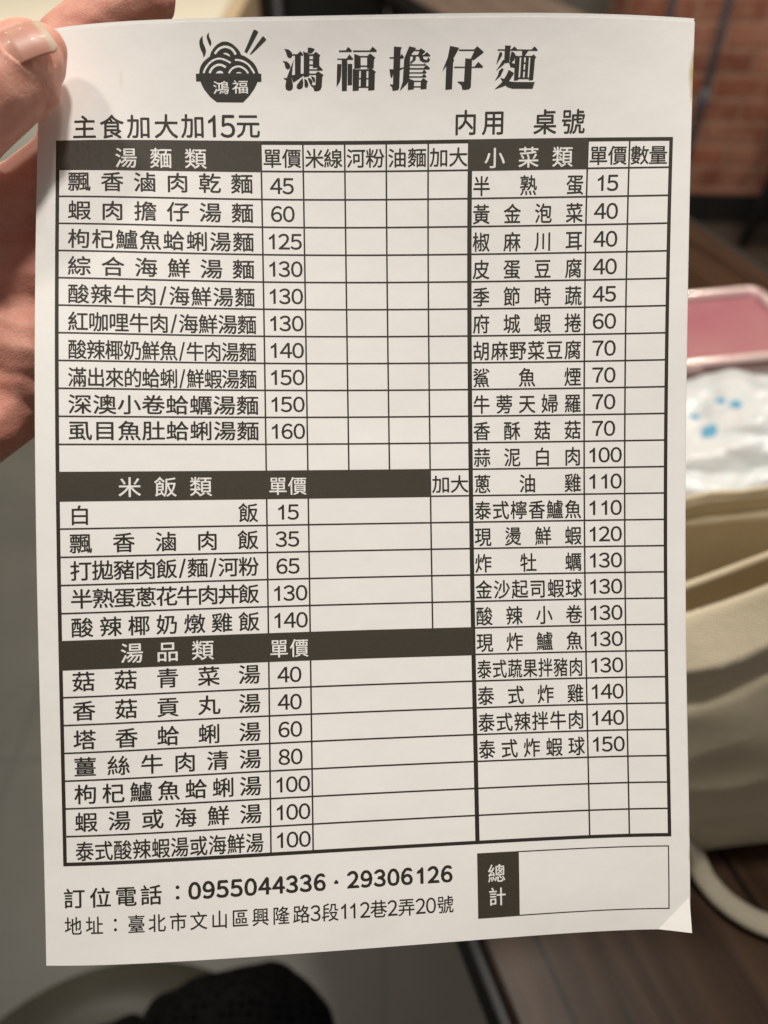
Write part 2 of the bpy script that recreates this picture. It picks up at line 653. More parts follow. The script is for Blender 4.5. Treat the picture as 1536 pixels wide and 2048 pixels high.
# ------------------------------------------------------------------ steel stands and a chair by the brick wall
def stand(name, label, x, y, h, r, collar=None):
    t = empty(name, (x, y, 0))
    tag(t, label, 'stand')
    bm = bmesh.new()
    add_tube(bm, [(0, 0, 0.012), (0, 0, h)], r)
    obj('pole', bm, M['steel'], t, True)
    bm = bmesh.new()
    lathe(bm, [(0, 0), (0.11, 0), (0.115, 0.006), (0.11, 0.012), (0.02, 0.016), (0, 0.016)])
    obj('base', bm, M['steel'], t, True)
    if collar:
        bm = bmesh.new()
        lathe(bm, [(r * .9, collar - .03), (r * 1.5, collar - .025), (r * 1.5, collar + .02), (r * .9, collar + .03)])
        obj('collar', bm, M['steel'], t, True)


stand('metal_stand', 'slim dark steel stand with a collar in front of the brick wall', 0.877, 2.30, 1.6, 0.0095, 0.475)
stand('metal_stand', 'thinner dark steel stand at the left end of the brick wall', 0.785, 2.46, 1.6, 0.010)
ch = empty('chair', (1.40, 2.42, 0), R(-10))
tag(ch, 'black chair at the right edge with only its leg in view', 'chair')
for k, (x, y) in enumerate(((-0.20, -0.06), (0.20, -0.2), (-0.17, 0.2), (0.2, 0.2))):
    bm = bmesh.new()
    add_tube(bm, [(x * 1.12, y * 1.1, 0), (x, y, 0.2), (x * 0.9, y * 0.9, 0.44)], [0.014, 0.020, 0.026])
    obj('leg', bm, M['black'], ch, True)
bm = bmesh.new()
add_box(bm, (0, 0.02, 0.46), (0.42, 0.42, 0.04), 0.012)
obj('seat', bm, M['black'], ch)
bm = bmesh.new()
add_box(bm, (0, 0.22, 0.72), (0.40, 0.03, 0.36), 0.012)
obj('backrest', bm, M['black'], ch)
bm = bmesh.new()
v = [bm.verts.new(p) for p in ((0.45, 1.55, 0.004), (4, 1.55, 0.004), (4, 2.72, 0.004), (0.45, 2.72, 0.004))]  # thin dark brown sheet over the grey floor, from beyond the table to the bricks
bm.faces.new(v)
tag(obj('dark_strip', bm, M['darkstrip']), kind='structure')

# ------------------------------------------------------------------ round stool at the lower left
bpy.context.view_layer.update()
st = empty('round_stool', (-0.20, 0.027, 0))
tag(st, 'round olive vinyl stool under the person in black knit trousers', 'stool')
bm = bmesh.new()
lathe(bm, [(0, 0.39), (0.150, 0.39), (0.160, 0.395), (0.168, 0.41), (0.170, 0.425), (0.165, 0.440), (0.152, 0.450), (0.125, 0.456), (0.06, 0.459), (0, 0.46)])
obj('seat', bm, M['vinyl'], st, True)
for k in range(4):
    a = math.pi / 4 + k * math.pi / 2
    bm = bmesh.new()
    add_tube(bm, [(0.15 * math.cos(a), 0.15 * math.sin(a), 0), (0.11 * math.cos(a), 0.11 * math.sin(a), 0.39)], 0.012)
    obj('leg', bm, M['steel'], st, True)

# ------------------------------------------------------------------ things on the table
TZ = 0.74
# canvas tote bag
bag = empty('tote_bag', (0.255, 0.235, TZ + 0.002), R(7))
tag(bag, 'slumped cream canvas tote bag standing open on the dark table', 'bag')
NS, NR = 160, 80
HX, HY = 0.215, 0.058


def bag_pt(a, t, inset=0.0):
    c, s = math.cos(a), math.sin(a)
    e = 0.42
    x = HX * math.copysign(abs(c) ** e, c)
    y = HY * math.copysign(abs(s) ** e, s)
    front = max(0.0, -s)
    back = max(0.0, s)
    sm = min(1, max(0, (x + 0.15) / 0.11))
    sm = sm * sm * (3 - 2 * sm)
    fr = 0.5 - 0.5 * s
    h = (0.189 + 0.055 * sm) * fr + 0.166 * (1 - fr) + 0.005 * noise.noise(Vector((x * 7, y * 20, 1.5)))
    z = t * h
    out = 0.007 * math.sin(math.pi * min(1, t * 1.15)) - 0.008 * t
    f = noise.noise(Vector((x * 7, y * 9 + 3, z * 9))) * 0.007 + noise.noise(Vector((x * 30, y * 24, z * 22 + 5))) * 0.0022 + (0.4 - abs(noise.noise(Vector((x * 16 + z * 14, y * 12, z * 20 - x * 9))))) * 0.004
    tc = 0.82 + 0.3 * (x + 0.1)
    f -= 0.0028 * front * math.exp(-((t - tc) / 0.02) ** 2) - 0.0004 * front * math.exp(-((t - tc + 0.06) / 0.06) ** 2)
    out += f * (0.3 + t)
    TH_ = 0.912
    if t > TH_:      # stitched hem: a separate flat band that tips inward
        k = (t - TH_) / (1 - TH_)
        out += 0.003 - (0.016 * k) * front - 0.004 * back * k
    n = Vector((x / HX ** 2, y / HY ** 2, 0)).normalized()
    return Vector((x, y, z)) + n * (out - inset)


bm = bmesh.new()
rings = []
for j in range(NR + 1):
    t = j / NR
    rings.append([bm.verts.new(bag_pt(2 * math.pi * k / NS, t)) for k in range(NS)])
for j in range(NR // 2 + NR // 3 + 1):   # inner face, from the rim downward
    t = 1 - j / NR
    rings.append([bm.verts.new(bag_pt(2 * math.pi * k / NS, t, 0.0045 if t < 0.985 else 0.0025) + Vector((0, 0, 0.001 if j == 0 else 0))) for k in range(NS)])
for A_, B_ in zip(rings, rings[1:]):
    for k in range(NS):
        bm.faces.new((A_[k], A_[(k + 1) % NS], B_[(k + 1) % NS], B_[k]))
bm.faces.new(rings[0][::-1])
bm.faces.new(rings[-1])
obj('bag_body', bm, M['canvas'], bag, True)
# slack inner flap hanging between the two panels
fl = []
for i in range(61):
    x = -0.185 + 0.37 * i / 60
    w_ = 0.004 * math.sin(x * 38) + 0.008 * noise.noise(Vector((x * 9, 4, 2)))
    k = min(1, max(0, (x + 0.135) / 0.09))
    k = k * k * (3 - 2 * k)
    for j, (yy, zz) in enumerate(((0.026, 0.05), (0.022, 0.085), (0.017, 0.115), (0.012, 0.128), (0.009, 0.144), (0.0075, 0.150))):
        fl.append((x, yy + w_ * (1 - j / 8), zz + 0.034 * k * j / 5))
raw('inner_flap', fl, [(6 * i + j, 6 * i + j + 1, 6 * i + j + 7, 6 * i + j + 6) for i in range(60) for j in range(5)], M['canvas'], bag, True)
sm_ = bag.children[-1].modifiers.new('thickness', 'SOLIDIFY')
sm_.thickness = 0.0045
bag.children[-1].modifiers.new('soft', 'SUBSURF').render_levels = 2
bm = bmesh.new()
bi_ = bag.matrix_basis.inverted()
wp = [(.118, .176, .875), (.128, .172, .845), (.148, .164, .785), (.163, .160, .756), (.170, .149, .7460), (.180, .136, .7460), (.1966, .127, .7460), (.225, .1215, .7460), (.265, .125, .7460), (.295, .142, .7460), (.31, .160, .76), (.315, .166, .86)]
pts = [bi_ @ p for p in catmull(wp, 10)]
add_tube(bm, pts, 0.0060, 14, 0.55)
obj('handle', bm, M['strap'], bag, True)

# crumpled white plastic packet behind the bag
pb = bmesh.new()
bmesh.ops.create_icosphere(pb, subdivisions=6, radius=1.0)
for v in pb.verts:
    p = v.co.copy()
    d = noise.noise(p * 1.7 + Vector((3, 1, 0))) * 0.22 + abs(noise.noise(p * 3.3)) * 0.12 + (abs(noise.noise(p * 6.5 + Vector((7, 2, 1))))) * 0.05 + abs(noise.noise(p * 14.0)) * 0.012
    p *= 0.92 + d
    v.co = Vector((p.x * 0.125, p.y * 0.085, max(p.z, -0.62) * 0.062 + 0.0386))
tag(obj('plastic_packet', pb, M['film'], None, True), 'crumpled white plastic packet with blue print between the bag and the pink case', 'packet').location = (0.275, 0.440, TZ + 0.002)

# pink clear case
pc = empty('pencil_case', (0.286, 0.664, TZ + 0.001), R(9.5))
tag(pc, 'flat clear pink plastic case with pale rims lying on the table', 'case')
CW, CD, CH = 0.24, 0.118, 0.024
bm = bmesh.new()
add_box(bm, (0, 0, 0.010), (CW - 0.012, CD - 0.012, 0.016), 0.003)
obj('case_body', bm, M['pink'], pc)
for zz, rr in ((0.0055, 0.0052), (0.0185, 0.0052)):
    bm = bmesh.new()
    loop = []
    rc = 0.014
    for (sx, sy, a0) in ((1, 1, 0), (-1, 1, 90), (-1, -1, 180), (1, -1, 270)):
        for k in range(7):
            a = R(a0 + k * 15)
            loop.append((sx * (CW / 2 - rc) + rc * math.cos(a), sy * (CD / 2 - rc) + rc * math.sin(a), zz))
    loop.append(loop[0])
    loop.append(loop[1])
    add_tube(bm, loop, rr, 10, 1.0, cap=False)
    obj('rim', bm, M['pinkrim'], pc, True)
bm = bmesh.new()
add_box(bm, (-0.012, -CD / 2 - 0.004, 0.012), (0.022, 0.006, 0.014), 0.002)
obj('clasp', bm, M['pinkrim'], pc)

# ------------------------------------------------------------------ the menu pad, a bent A5 sheet
# the sheet is described in millimetres: u to the right, v downward, with a gentle bow z(u, v)
POSE_W = (0.007243552066357398, -0.0726095448330959, -0.01443151276345897)
POSE_T = (-3.2846121823692207, -17.735961796163846, 179.36550601341617)
POW = [(2, 0), (1, 1), (0, 2), (3, 0), (2, 1), (1, 2), (0, 3), (4, 0), (3, 1), (2, 2), (1, 3), (0, 4), (5, 0), (4, 1), (3, 2), (2, 3), (1, 4), (0, 5)]
BOW = [-7.0557, 6.5045, -5.5607, 2.9235, 2.9395, -6.2868, 2.6661, 1.3388, -2.0851, 10.3955, -1.4715, -3.6774, -2.7695, -2.2774, -1.245, -5.553, 3.5698, 2.7913]
GX, GW = np.polynomial.legendre.leggauss(6)
UL, UR, VT, VB = -73.96, 73.79, -91.48, 117.49


def bow(u, v, du=0, dv=0):
    U, V_, r = u / 80., v / 105., 0
    for a, (i, j) in zip(BOW, POW):
        if du: r = r + (a * i * U ** (i - 1) * V_ ** j / 80. if i else 0)
        elif dv: r = r + (a * j * U ** i * V_ ** (j - 1) / 105. if j else 0)
        else: r = r + a * U ** i * V_ ** j
    return r


def rodr(w):
    w = np.array(w)
    th = np.linalg.norm(w)
    k = w / th
    K = np.array([[0, -k[2], k[1]], [k[2], 0, -k[0]], [-k[1], k[0], 0]])
    return np.eye(3) + np.sin(th) * K + (1 - np.cos(th)) * K @ K


RS = rodr(POSE_W)
CREASE_A = np.array([66.6, VB])
CREASE_B = np.array([UR, 109.7])
CE = (CREASE_B - CREASE_A) / np.linalg.norm(CREASE_B - CREASE_A)
CN = np.array([-CE[1], CE[0]])   # points to the corner


def local_sheet(u, v, lift=0.0, flap=True):
    """bent sheet in its own frame (mm), lift towards the reader"""
    u = np.asarray(u, float)
    v = np.asarray(v, float)
    su = sv = 0
    for g, w in zip(GX, GW):
        uu = u * (g + 1) / 2
        su = su + w / 2 * u * 0.5 * bow(uu, v, du=1) ** 2
        vv = v * (g + 1) / 2
        sv = sv + w / 2 * v * 0.5 * bow(u, vv, dv=1) ** 2
    zu, zv = bow(u, v, du=1) + 0 * u, bow(u, v, dv=1) + 0 * u
    nrm = np.stack([zu, zv, -np.ones_like(u)], -1)
    nrm /= np.linalg.norm(nrm, axis=-1, keepdims=True)
    P = np.stack([u - su, v - sv, bow(u, v) + 0 * u], -1)
    if flap:
        s = np.maximum(0, (u - CREASE_A[0]) * CN[0] + (v - CREASE_A[1]) * CN[1])
        ang = R(24)
        P = P + np.stack([-s * (1 - math.cos(ang)) * CN[0], -s * (1 - math.cos(ang)) * CN[1], -s * math.sin(ang)], -1)
    return P + nrm * np.asarray(lift)[..., None]


PAD = Vector((0.0, 0.0, 0.0))
CAMM = np.array(Matrix.Rotation(R(45), 3, 'X'))


def held(P):
    """from the holder's frame (mm; x right, y down, z away) to the world (m)"""
    P = np.asarray(P, float)
    Q = np.stack([P[..., 0], -P[..., 1], -P[..., 2]], -1) * 0.001
    return Q @ CAMM.T + np.array([0, 0, CAM_H])


def sheet(u, v, lift=0.0, flap=True):
    u = np.asarray(u, float)
    return held(local_sheet(u, np.asarray(v, float), np.zeros_like(u) + lift, flap) @ RS.T + np.array(POSE_T))


menu = empty('menu_pad', tuple(sheet(0.0, 0.0, -0.5)))
MINV = menu.matrix_basis.inverted()
tag(menu, 'white printed noodle shop order menu held up by the hand in the foreground', 'menu')
bpy.context.view_layer.update()
MLOC = np.array(menu.location)


def menu_mesh(name, verts, faces, m, smooth=False):
    return raw(name, np.asarray(verts) - MLOC, faces, m, menu, smooth)


def paper_sheet(name, u0, u1, v0, v1, lift, thick, corner=True, warp=None):
    bm = bmesh.new()
    nu, nv = 60, 84
    g = [[bm.verts.new((u0 + (u1 - u0) * i / nu, v0 + (v1 - v0) * j / nv, 0)) for i in range(nu + 1)] for j in range(nv + 1)]
    for j in range(nv):
        for i in range(nu):
            bm.faces.new((g[j][i], g[j][i + 1], g[j + 1][i + 1], g[j + 1][i]))
    if corner:
        geo = list(bm.verts) + list(bm.edges) + list(bm.faces)
        bmesh.ops.bisect_plane(bm, geom=geo, plane_co=(CREASE_A[0], CREASE_A[1], 0), plane_no=(CN[0], CN[1], 0))
    bm.verts.index_update()
    uv = np.array([v.co[:2] for v in bm.verts])
    fs = [[v.index for v in f.verts][::1] for f in bm.faces]
    edges = [e for e in bm.edges if e.is_boundary]
    bd = [(e.verts[0].index, e.verts[1].index) for e in edges]
    lf = np.zeros(len(uv)) + lift
    if warp is not None: lf = lf + warp(uv[:, 0], uv[:, 1])
    top = sheet(uv[:, 0], uv[:, 1], lf, corner)
    bot = sheet(uv[:, 0], uv[:, 1], lf - thick, corner)
    n = len(uv)
    bi = sorted({i for e in bd for i in e})
    mp = {b: 2 * n + k for k, b in enumerate(bi)}
    V = np.concatenate([top, bot, top[bi], bot[bi]])      # the cut edge has its own vertices, so it stays crisp
    nb = len(bi)
    F = [f[::-1] for f in fs] + [[i + n for i in f] for f in fs] + [[mp[a], mp[b], mp[b] + nb, mp[a] + nb] for a, b in bd]
    bm.free()
    o = menu_mesh(name, V, F, M['paper'], False)
    lay = o.data.uv_layers.new(name='UVMap')
    uvd = np.concatenate([uv, uv, uv[bi], uv[bi]])
    idx = np.zeros(len(o.data.loops), int)
    o.data.loops.foreach_get('vertex_index', idx)
    lay.data.foreach_set('uv', uvd[idx].astype(np.float32).ravel())
    o.data.polygons.foreach_set('use_smooth', [k < 2 * len(fs) for k in range(len(F))])
    if corner:   # sharp fold
        on = np.abs((uv - CREASE_A) @ CN) < 1e-4
        for e in o.data.edges:
            a, b = e.vertices
            if a < n and b < n and on[a] and on[b]: e.use_edge_sharp = True
    return o


paper_sheet('top_sheet', UL, UR, VT, VB, 0.0, 0.09)
paper_sheet('under_sheet', UL + 0.25, UR + 0.05, VT - 0.9, VB - 0.35, -0.22, 0.09, False, lambda u, v: -0.25 * np.clip((-40 - v) / 50, 0, 1) * np.clip((20 - u) / 60, 0, 1))
paper_sheet('under_sheet', UL + 0.1, UR + 0.35, VT - 0.35, VB - 0.1, -0.45, 0.35, False, lambda u, v: -0.25 * np.clip((-40 - v) / 50, 0, 1) * np.clip((20 - u) / 60, 0, 1))

# ---- print
INK = 0.035


class Print:
    def __init__(s):
        s.u, s.v, s.l, s.f, s.n = [], [], [], [], 0

    def poly(s, pts, lift=INK):
        from mathutils.geometry import tessellate_polygon
        tri = tessellate_polygon([[Vector((a, b, 0)) for a, b in pts]])
        s.arrays([a for a, b in pts], [b for a, b in pts], [list(t) for t in tri], lift)

    def arrays(s, U, V_, faces, lift):
        base = s.n
        s.u.extend(U); s.v.extend(V_); s.l.extend([lift] * len(U)); s.n += len(U)
        s.f.extend([[base + i for i in f] for f in faces])

    def rect(s, u0, v0, u1, v1, lift=INK, step=2.5):
        nu = max(1, int(abs(u1 - u0) / step)); nv = max(1, int(abs(v1 - v0) / step))
        base = s.n
        for j in range(nv + 1):
            for i in range(nu + 1):
                s.u.append(u0 + (u1 - u0) * i / nu); s.v.append(v0 + (v1 - v0) * j / nv); s.l.append(lift); s.n += 1
        for j in range(nv):
            for i in range(nu):
                a = base + j * (nu + 1) + i
                s.f.append([a, a + 1, a + nu + 2, a + nu + 1])

    def build(s, name, m):
        V = sheet(np.array(s.u), np.array(s.v), np.array(s.l), False)
        return menu_mesh(name, V, s.f, m)


_glyphs = {}
_cu = bpy.data.curves.new('g', 'FONT')
_cu.resolution_u = 3
_go = bpy.data.objects.new('g', _cu)
COL.objects.link(_go)


def glyph(ch):
    if ch not in _glyphs:
        _cu.body = ch
        bpy.context.view_layer.update()
        me = bpy.data.meshes.new_from_object(_go.evaluated_get(bpy.context.evaluated_depsgraph_get()))
        co = np.zeros(len(me.vertices) * 3)
        me.vertices.foreach_get('co', co)
        co = co.reshape(-1, 3)[:, :2]
        _glyphs[ch] = (co, [list(p.vertices) for p in me.polygons])
        bpy.data.meshes.remove(me)
    return _glyphs[ch]


FULL = {c: chr(0xFF10 + i) for i, c in enumerate('0123456789')}
ONE = [(0.56, 0.0), (0.47, 0.0), (0.47, 0.565), (0.41, 0.515), (0.33, 0.475), (0.30, 0.462), (0.30, 0.548), (0.39, 0.595), (0.455, 0.65), (0.50, 0.72), (0.56, 0.72)]
NUDGE = ((-1, -0.6), (1, -0.6), (0, 1))


def put(P, ch, cu, cv, w, h, d=0.011, lift=INK):
    """one character centred at (cu, cv), em box w by h millimetres, weight d"""
    if ch == ' ': return
    if ch == '1':
        co, fs, mid = np.array(ONE), None, (0.43, 0.36)
    else:
        co, fs = glyph(FULL.get(ch, ch))
        if ch.isdigit(): mid = (0.5, 0.365)
        elif ch in '/': mid = ((co[:, 0].min() + co[:, 0].max()) / 2, 0.35)
        elif ch in '·：': mid = ((co[:, 0].min() + co[:, 0].max()) / 2, (co[:, 1].min() + co[:, 1].max()) / 2)
        else: mid = (0.5, 0.378)
    for k, (a, b) in enumerate(NUDGE):
        U = cu + (co[:, 0] - mid[0] + a * d) * w
        V_ = cv - (co[:, 1] - mid[1] + b * d) * h
        if fs is None: P.poly(list(zip(U, V_)), lift + k * 0.004)
        else: P.arrays(U.tolist(), V_.tolist(), fs, lift + k * 0.004)


def line(P, s, u0, u1, vc, w, h, d=0.0125, lift=INK, vend=None):
    """characters spread evenly so that the ink runs from u0 to u1"""
    wt = [0.48 if c == '/' else 1.0 for c in s]
    a, b = u0 + 0.455 * w, u1 - 0.455 * w
    pos = [0.0]
    for i in range(1, len(s)): pos.append(pos[-1] + (wt[i - 1] + wt[i]) / 2)
    for i, c in enumerate(s):
        t = pos[i] / pos[-1] if len(s) > 1 else 0.5
        vv = vc if vend is None else vc + (vend - vc) * t
        put(P, c, a + (b - a) * t, vv + random.uniform(-.02, .02), w * (1.2 if c == '/' else 1), h * (1.3 if c == '/' else 1), d if c != '/' else d * .5, lift)


V0, PIT = -66.448, 6.20723
XA, XB, X1, X2, X3, X4, X5, X6, X7, X8 = -69.35, -24.011, -14.498, -5.010, 4.461, 14.011, 23.546, 50.333, 59.843, 69.35


def row(k): return V0 + k * PIT


def mid(k, off=0.0): return V0 + (k + 0.5 + off) * PIT


grid = Print()
lists = {n: Print() for n in ('noodle_list', 'rice_list', 'soup_list', 'side_dish_list', 'size_note', 'dine_in_note', 'phone_line', 'address_line')}
heads = []      # (dark bar, its pale lettering)
TH, LN = 0.40, 0.18     # half widths of frame and rules
# frame
grid.rect(XA - TH, row(0) - TH, XA + TH, row(26) + TH)
grid.rect(X8 - TH, row(0) - TH, X8 + TH, row(26) + TH)
grid.rect(XA, row(0) - TH, X8, row(0) + TH, INK + .002)
grid.rect(XA, row(26) - TH, X8, row(26) + TH, INK + .002)
grid.rect(X5 - 0.50, row(0), X5 + 0.50, row(26), INK + .004)
for k in range(1, 26):
    grid.rect(XA, row(k) - LN, X5, row(k) + LN, INK + .006)
    grid.rect(X5, row(k) - LN, X8, row(k) + LN, INK + .006)
for x in (X6, X7): grid.rect(x - LN, row(0), x + LN, row(26), INK + .008)
for x, spans in ((XB, ((0, 12), (13, 18), (19, 26))), (X1, ((0, 12), (13, 18), (19, 26))), (X2, ((0, 12),)), (X3, ((0, 12),)), (X4, ((0, 18),))):
    for a, b in spans: grid.rect(x - LN, row(a), x + LN, row(b), INK + .008)
# dark header bars
for (u0, k, u1) in ((XA - .2, 0, XB - .0), (X5 - 0.50, 0, X6), (XA - .2, 12, X4), (XA - .2, 18, X5)):
    heads.append((Print(), Print()))
    heads[-1][0].rect(u0, row(k) - (TH if k == 0 else LN), u1, row(k + 1) + LN, INK + .012)
# total box
BX0, BX1, BX2, BY0, BY1 = 23.4, 33.3, 69.05, 97.46, 112.56
heads.append((Print(), Print()))
heads[-1][0].rect(BX0, BY0, BX1, BY1, INK + .004)
for a in (BY0 + .13, BY1 - .13): grid.rect(BX1, a - .13, BX2, a + .13)
grid.rect(BX2 - .13, BY0, BX2 + .13, BY1, INK + .002)

# soup noodles, rice, soups: dish names and prices
LEFT = [
    (1, '飄香滷肉乾麵', 5.2, -.05, 0, '45'), (2, '蝦肉擔仔湯麵', 5.2, 0, 0, '60'), (3, '枸杞鱸魚蛤蜊湯麵', 5.0, .05, 0, '125'),
    (4, '綜合海鮮湯麵', 5.2, .05, 0, '130'), (5, '酸辣牛肉/海鮮湯麵', 4.75, .07, 0, '130'), (6, '紅咖哩牛肉/海鮮湯麵', 4.5, .08, .25, '130'),
    (7, '酸辣椰奶鮮魚/牛肉湯麵', 4.1, .09, .15, '140'), (8, '滿出來的蛤蜊/鮮蝦湯麵', 4.1, .09, .15, '150'), (9, '深澳小卷蛤蠣湯麵', 5.2, .06, .45, '150'),
    (10, '虱目魚肚蛤蜊湯麵', 5.2, 0, .45, '160'),
    (13, '白飯', 4.6, .02, 0, '15'), (14, '飄香滷肉飯', 4.9, .02, 0, '35'), (15, '打拋豬肉飯/麵/河粉', 4.75, 0, 0, '65'),
    (16, '半熟蛋蔥花牛肉丼飯', 4.9, 0, 0, '130'), (17, '酸辣椰奶燉雞飯', 4.9, .02, 0, '140'),
    (19, '菇菇青菜湯', 5.1, -.05, 0, '40'), (20, '香菇貢丸湯', 5.1, 0, 0, '40'), (21, '塔香蛤蜊湯', 5.1, .04, 0, '60'), (22, '薑絲牛肉清湯', 5.1, .02, 0, '80'),
    (23, '枸杞鱸魚蛤蜊湯', 5.1, 0, 0, '100'), (24, '蝦湯或海鮮湯', 5.1, 0, 0, '100'), (25, '泰式酸辣蝦湯或海鮮湯', 4.15, .05, .35, '100'),
]
RIGHT = [('半熟蛋', '15'), ('黃金泡菜', '40'), ('椒麻川耳', '40'), ('皮蛋豆腐', '40'), ('季節時蔬', '45'), ('府城蝦捲', '60'), ('胡麻野菜豆腐', '70'),
         ('鯊魚煙', '70'), ('牛蒡天婦羅', '70'), ('香酥菇菇', '70'), ('蒜泥白肉', '100'), ('蔥油雞', '110'), ('泰式檸香鱸魚', '110'), ('現燙鮮蝦', '120'),
         ('炸牡蠣', '130'), ('金沙起司蝦球', '130'), ('酸辣小卷', '130'), ('現炸鱸魚', '130'), ('泰式蔬果拌豬肉', '130'), ('泰式炸雞', '140'), ('泰式辣拌牛肉', '140'), ('泰式炸蝦球', '150')]


def price(k, s, c, off, P):
    adv = 2.80
    for i, ch in enumerate(s):
        put(P, ch, c + (i - (len(s) - 1) / 2) * adv, mid(k, off), 4.75, 4.65, 0.0115)


for k, s_, w, off, ex, pr_ in LEFT:
    P_ = lists['noodle_list' if k < 12 else 'rice_list' if k < 18 else 'soup_list']
    line(P_, s_, -66.9, -26.1 + ex, mid(k, off), w, 4.65)
    price(k, pr_, (XB + X1) / 2 + (0.12 if len(pr_) == 3 else -0.1), .02, P_)
for i, (s_, pr_) in enumerate(RIGHT):
    k = i + 1
    w = 3.55 if len(s_) == 7 else 4.1
    line(lists['side_dish_list'], s_, 24.4, 49.5, mid(k, .065), w, 4.65)
    price(k, pr_, (X6 + X7) / 2 - (0.05 if len(pr_) == 3 else 0.2), .025, lists['side_dish_list'])
# headings
for k, s_, off in ((0, '湯麵類', .08), (12, '米飯類', .04), (18, '湯品類', 0)):
    line(heads[{0: 0, 12: 2, 18: 3}[k]][1], s_, -56.5, -36.4, mid(k, off), 5.1, 4.75, 0.008, INK + .030)
line(heads[1][1], '小菜類', 26.95, 46.8, mid(0, .09), 4.85, 4.75, 0.010, INK + .030)
line(heads[2][1], '單價', -23.42, -14.95, mid(12, .05), 4.4, 4.4, 0.008, INK + .030)
line(heads[3][1], '單價', -23.64, -15.05, mid(18, .05), 4.4, 4.4, 0.008, INK + .030)
for s_, a, b, k, off in (('單價', -23.5, -15.06, 0, .04), ('米線', -13.94, -5.63, 0, .04), ('河粉', -4.5, 3.94, 0, .04), ('油麵', 4.95, 13.5, 0, .04), ('加大', 14.45, 22.9, 0, .04),
                         ('單價', 50.8, 59.2, 0, .06), ('數量', 60.2, 68.5, 0, .06), ('加大', 14.5, 22.9, 12, .05)):
    P_ = Print()
    line(P_, s_, a, b, mid(k, off), 4.45, 4.4, 0.011)
    P_.build('column_heading', M['ink'])
# lines above and below the table
for ch, (a, b) in zip('主食加大加15元', ((-63.37, -69.75), (-57.29, -69.75), (-51.23, -69.8), (-45.13, -69.85), (-39.16, -69.95), (-34.9, -69.95), (-31.28, -69.95), (-26.78, -70.1))):
    put(lists['size_note'], ch, a, b, 5.6 if not ch.isdigit() else 6.0, 5.6 if not ch.isdigit() else 6.4, 0.013)
for ch, (a, b) in zip('内用桌號', ((22.43, -70.4), (28.76, -70.35), (40.4, -70.3), (46.82, -70.3))): put(lists['dine_in_note'], ch, a, b, 5.5, 5.6, 0.013)
for ch, (a, b) in zip('訂位電話：', ((-67.47, 102.6), (-61.72, 102.55), (-56.12, 102.5), (-50.6, 102.45), (-44.81, 102.2))): put(lists['phone_line'], ch, a, b, 4.9, 4.7, 0.014)
for i, ch in enumerate('0955044336'): put(lists['phone_line'], ch, -41.05 + i * 27.92 / 9, 102.05 - .02 * i, 4.7, 4.9, 0.034)
put(lists['phone_line'], '·', -9.36, 102.05, 5.5, 5.1, 0.035)
for i, ch in enumerate('29306126'): put(lists['phone_line'], ch, -5.53 + i * 21.68 / 7, 101.76, 4.7, 4.9, 0.034)
AD = '地址：臺北市文山區興隆路3段112巷2弄20號'
AU = (-67.79, -63.12, -58.51, -53.91, -49.38, -44.73, -40.22, -35.62, -31.04, -26.51, -21.92, -17.35, -14.11, -10.82, -7.79, -5.67, -2.88, .23, 3.45, 6.69, 9.95, 12.37, 15.73)
for ch, a in zip(AD, AU): put(lists['address_line'], ch, a, 108.72, 4.0 if not ch.isdigit() else 4.2, 4.3 if not ch.isdigit() else 4.7, 0.008)
put(heads[4][1], '總', 27.93, 102.31, 4.3, 4.5, 0.008, INK + .030)
put(heads[4][1], '計', 27.99, 107.67, 4.3, 4.5, 0.008, INK + .030)
grid.build('printed_grid', M['ink'])
for n_, P_ in lists.items(): P_.build(n_, M['ink'])
for i, (a, b) in enumerate(heads):
    ob = a.build('header_bar' if i < 4 else 'total_label', M['bar_ink'])
    lb = b.build('lettering', M['white_ink'])
    lb.parent = ob

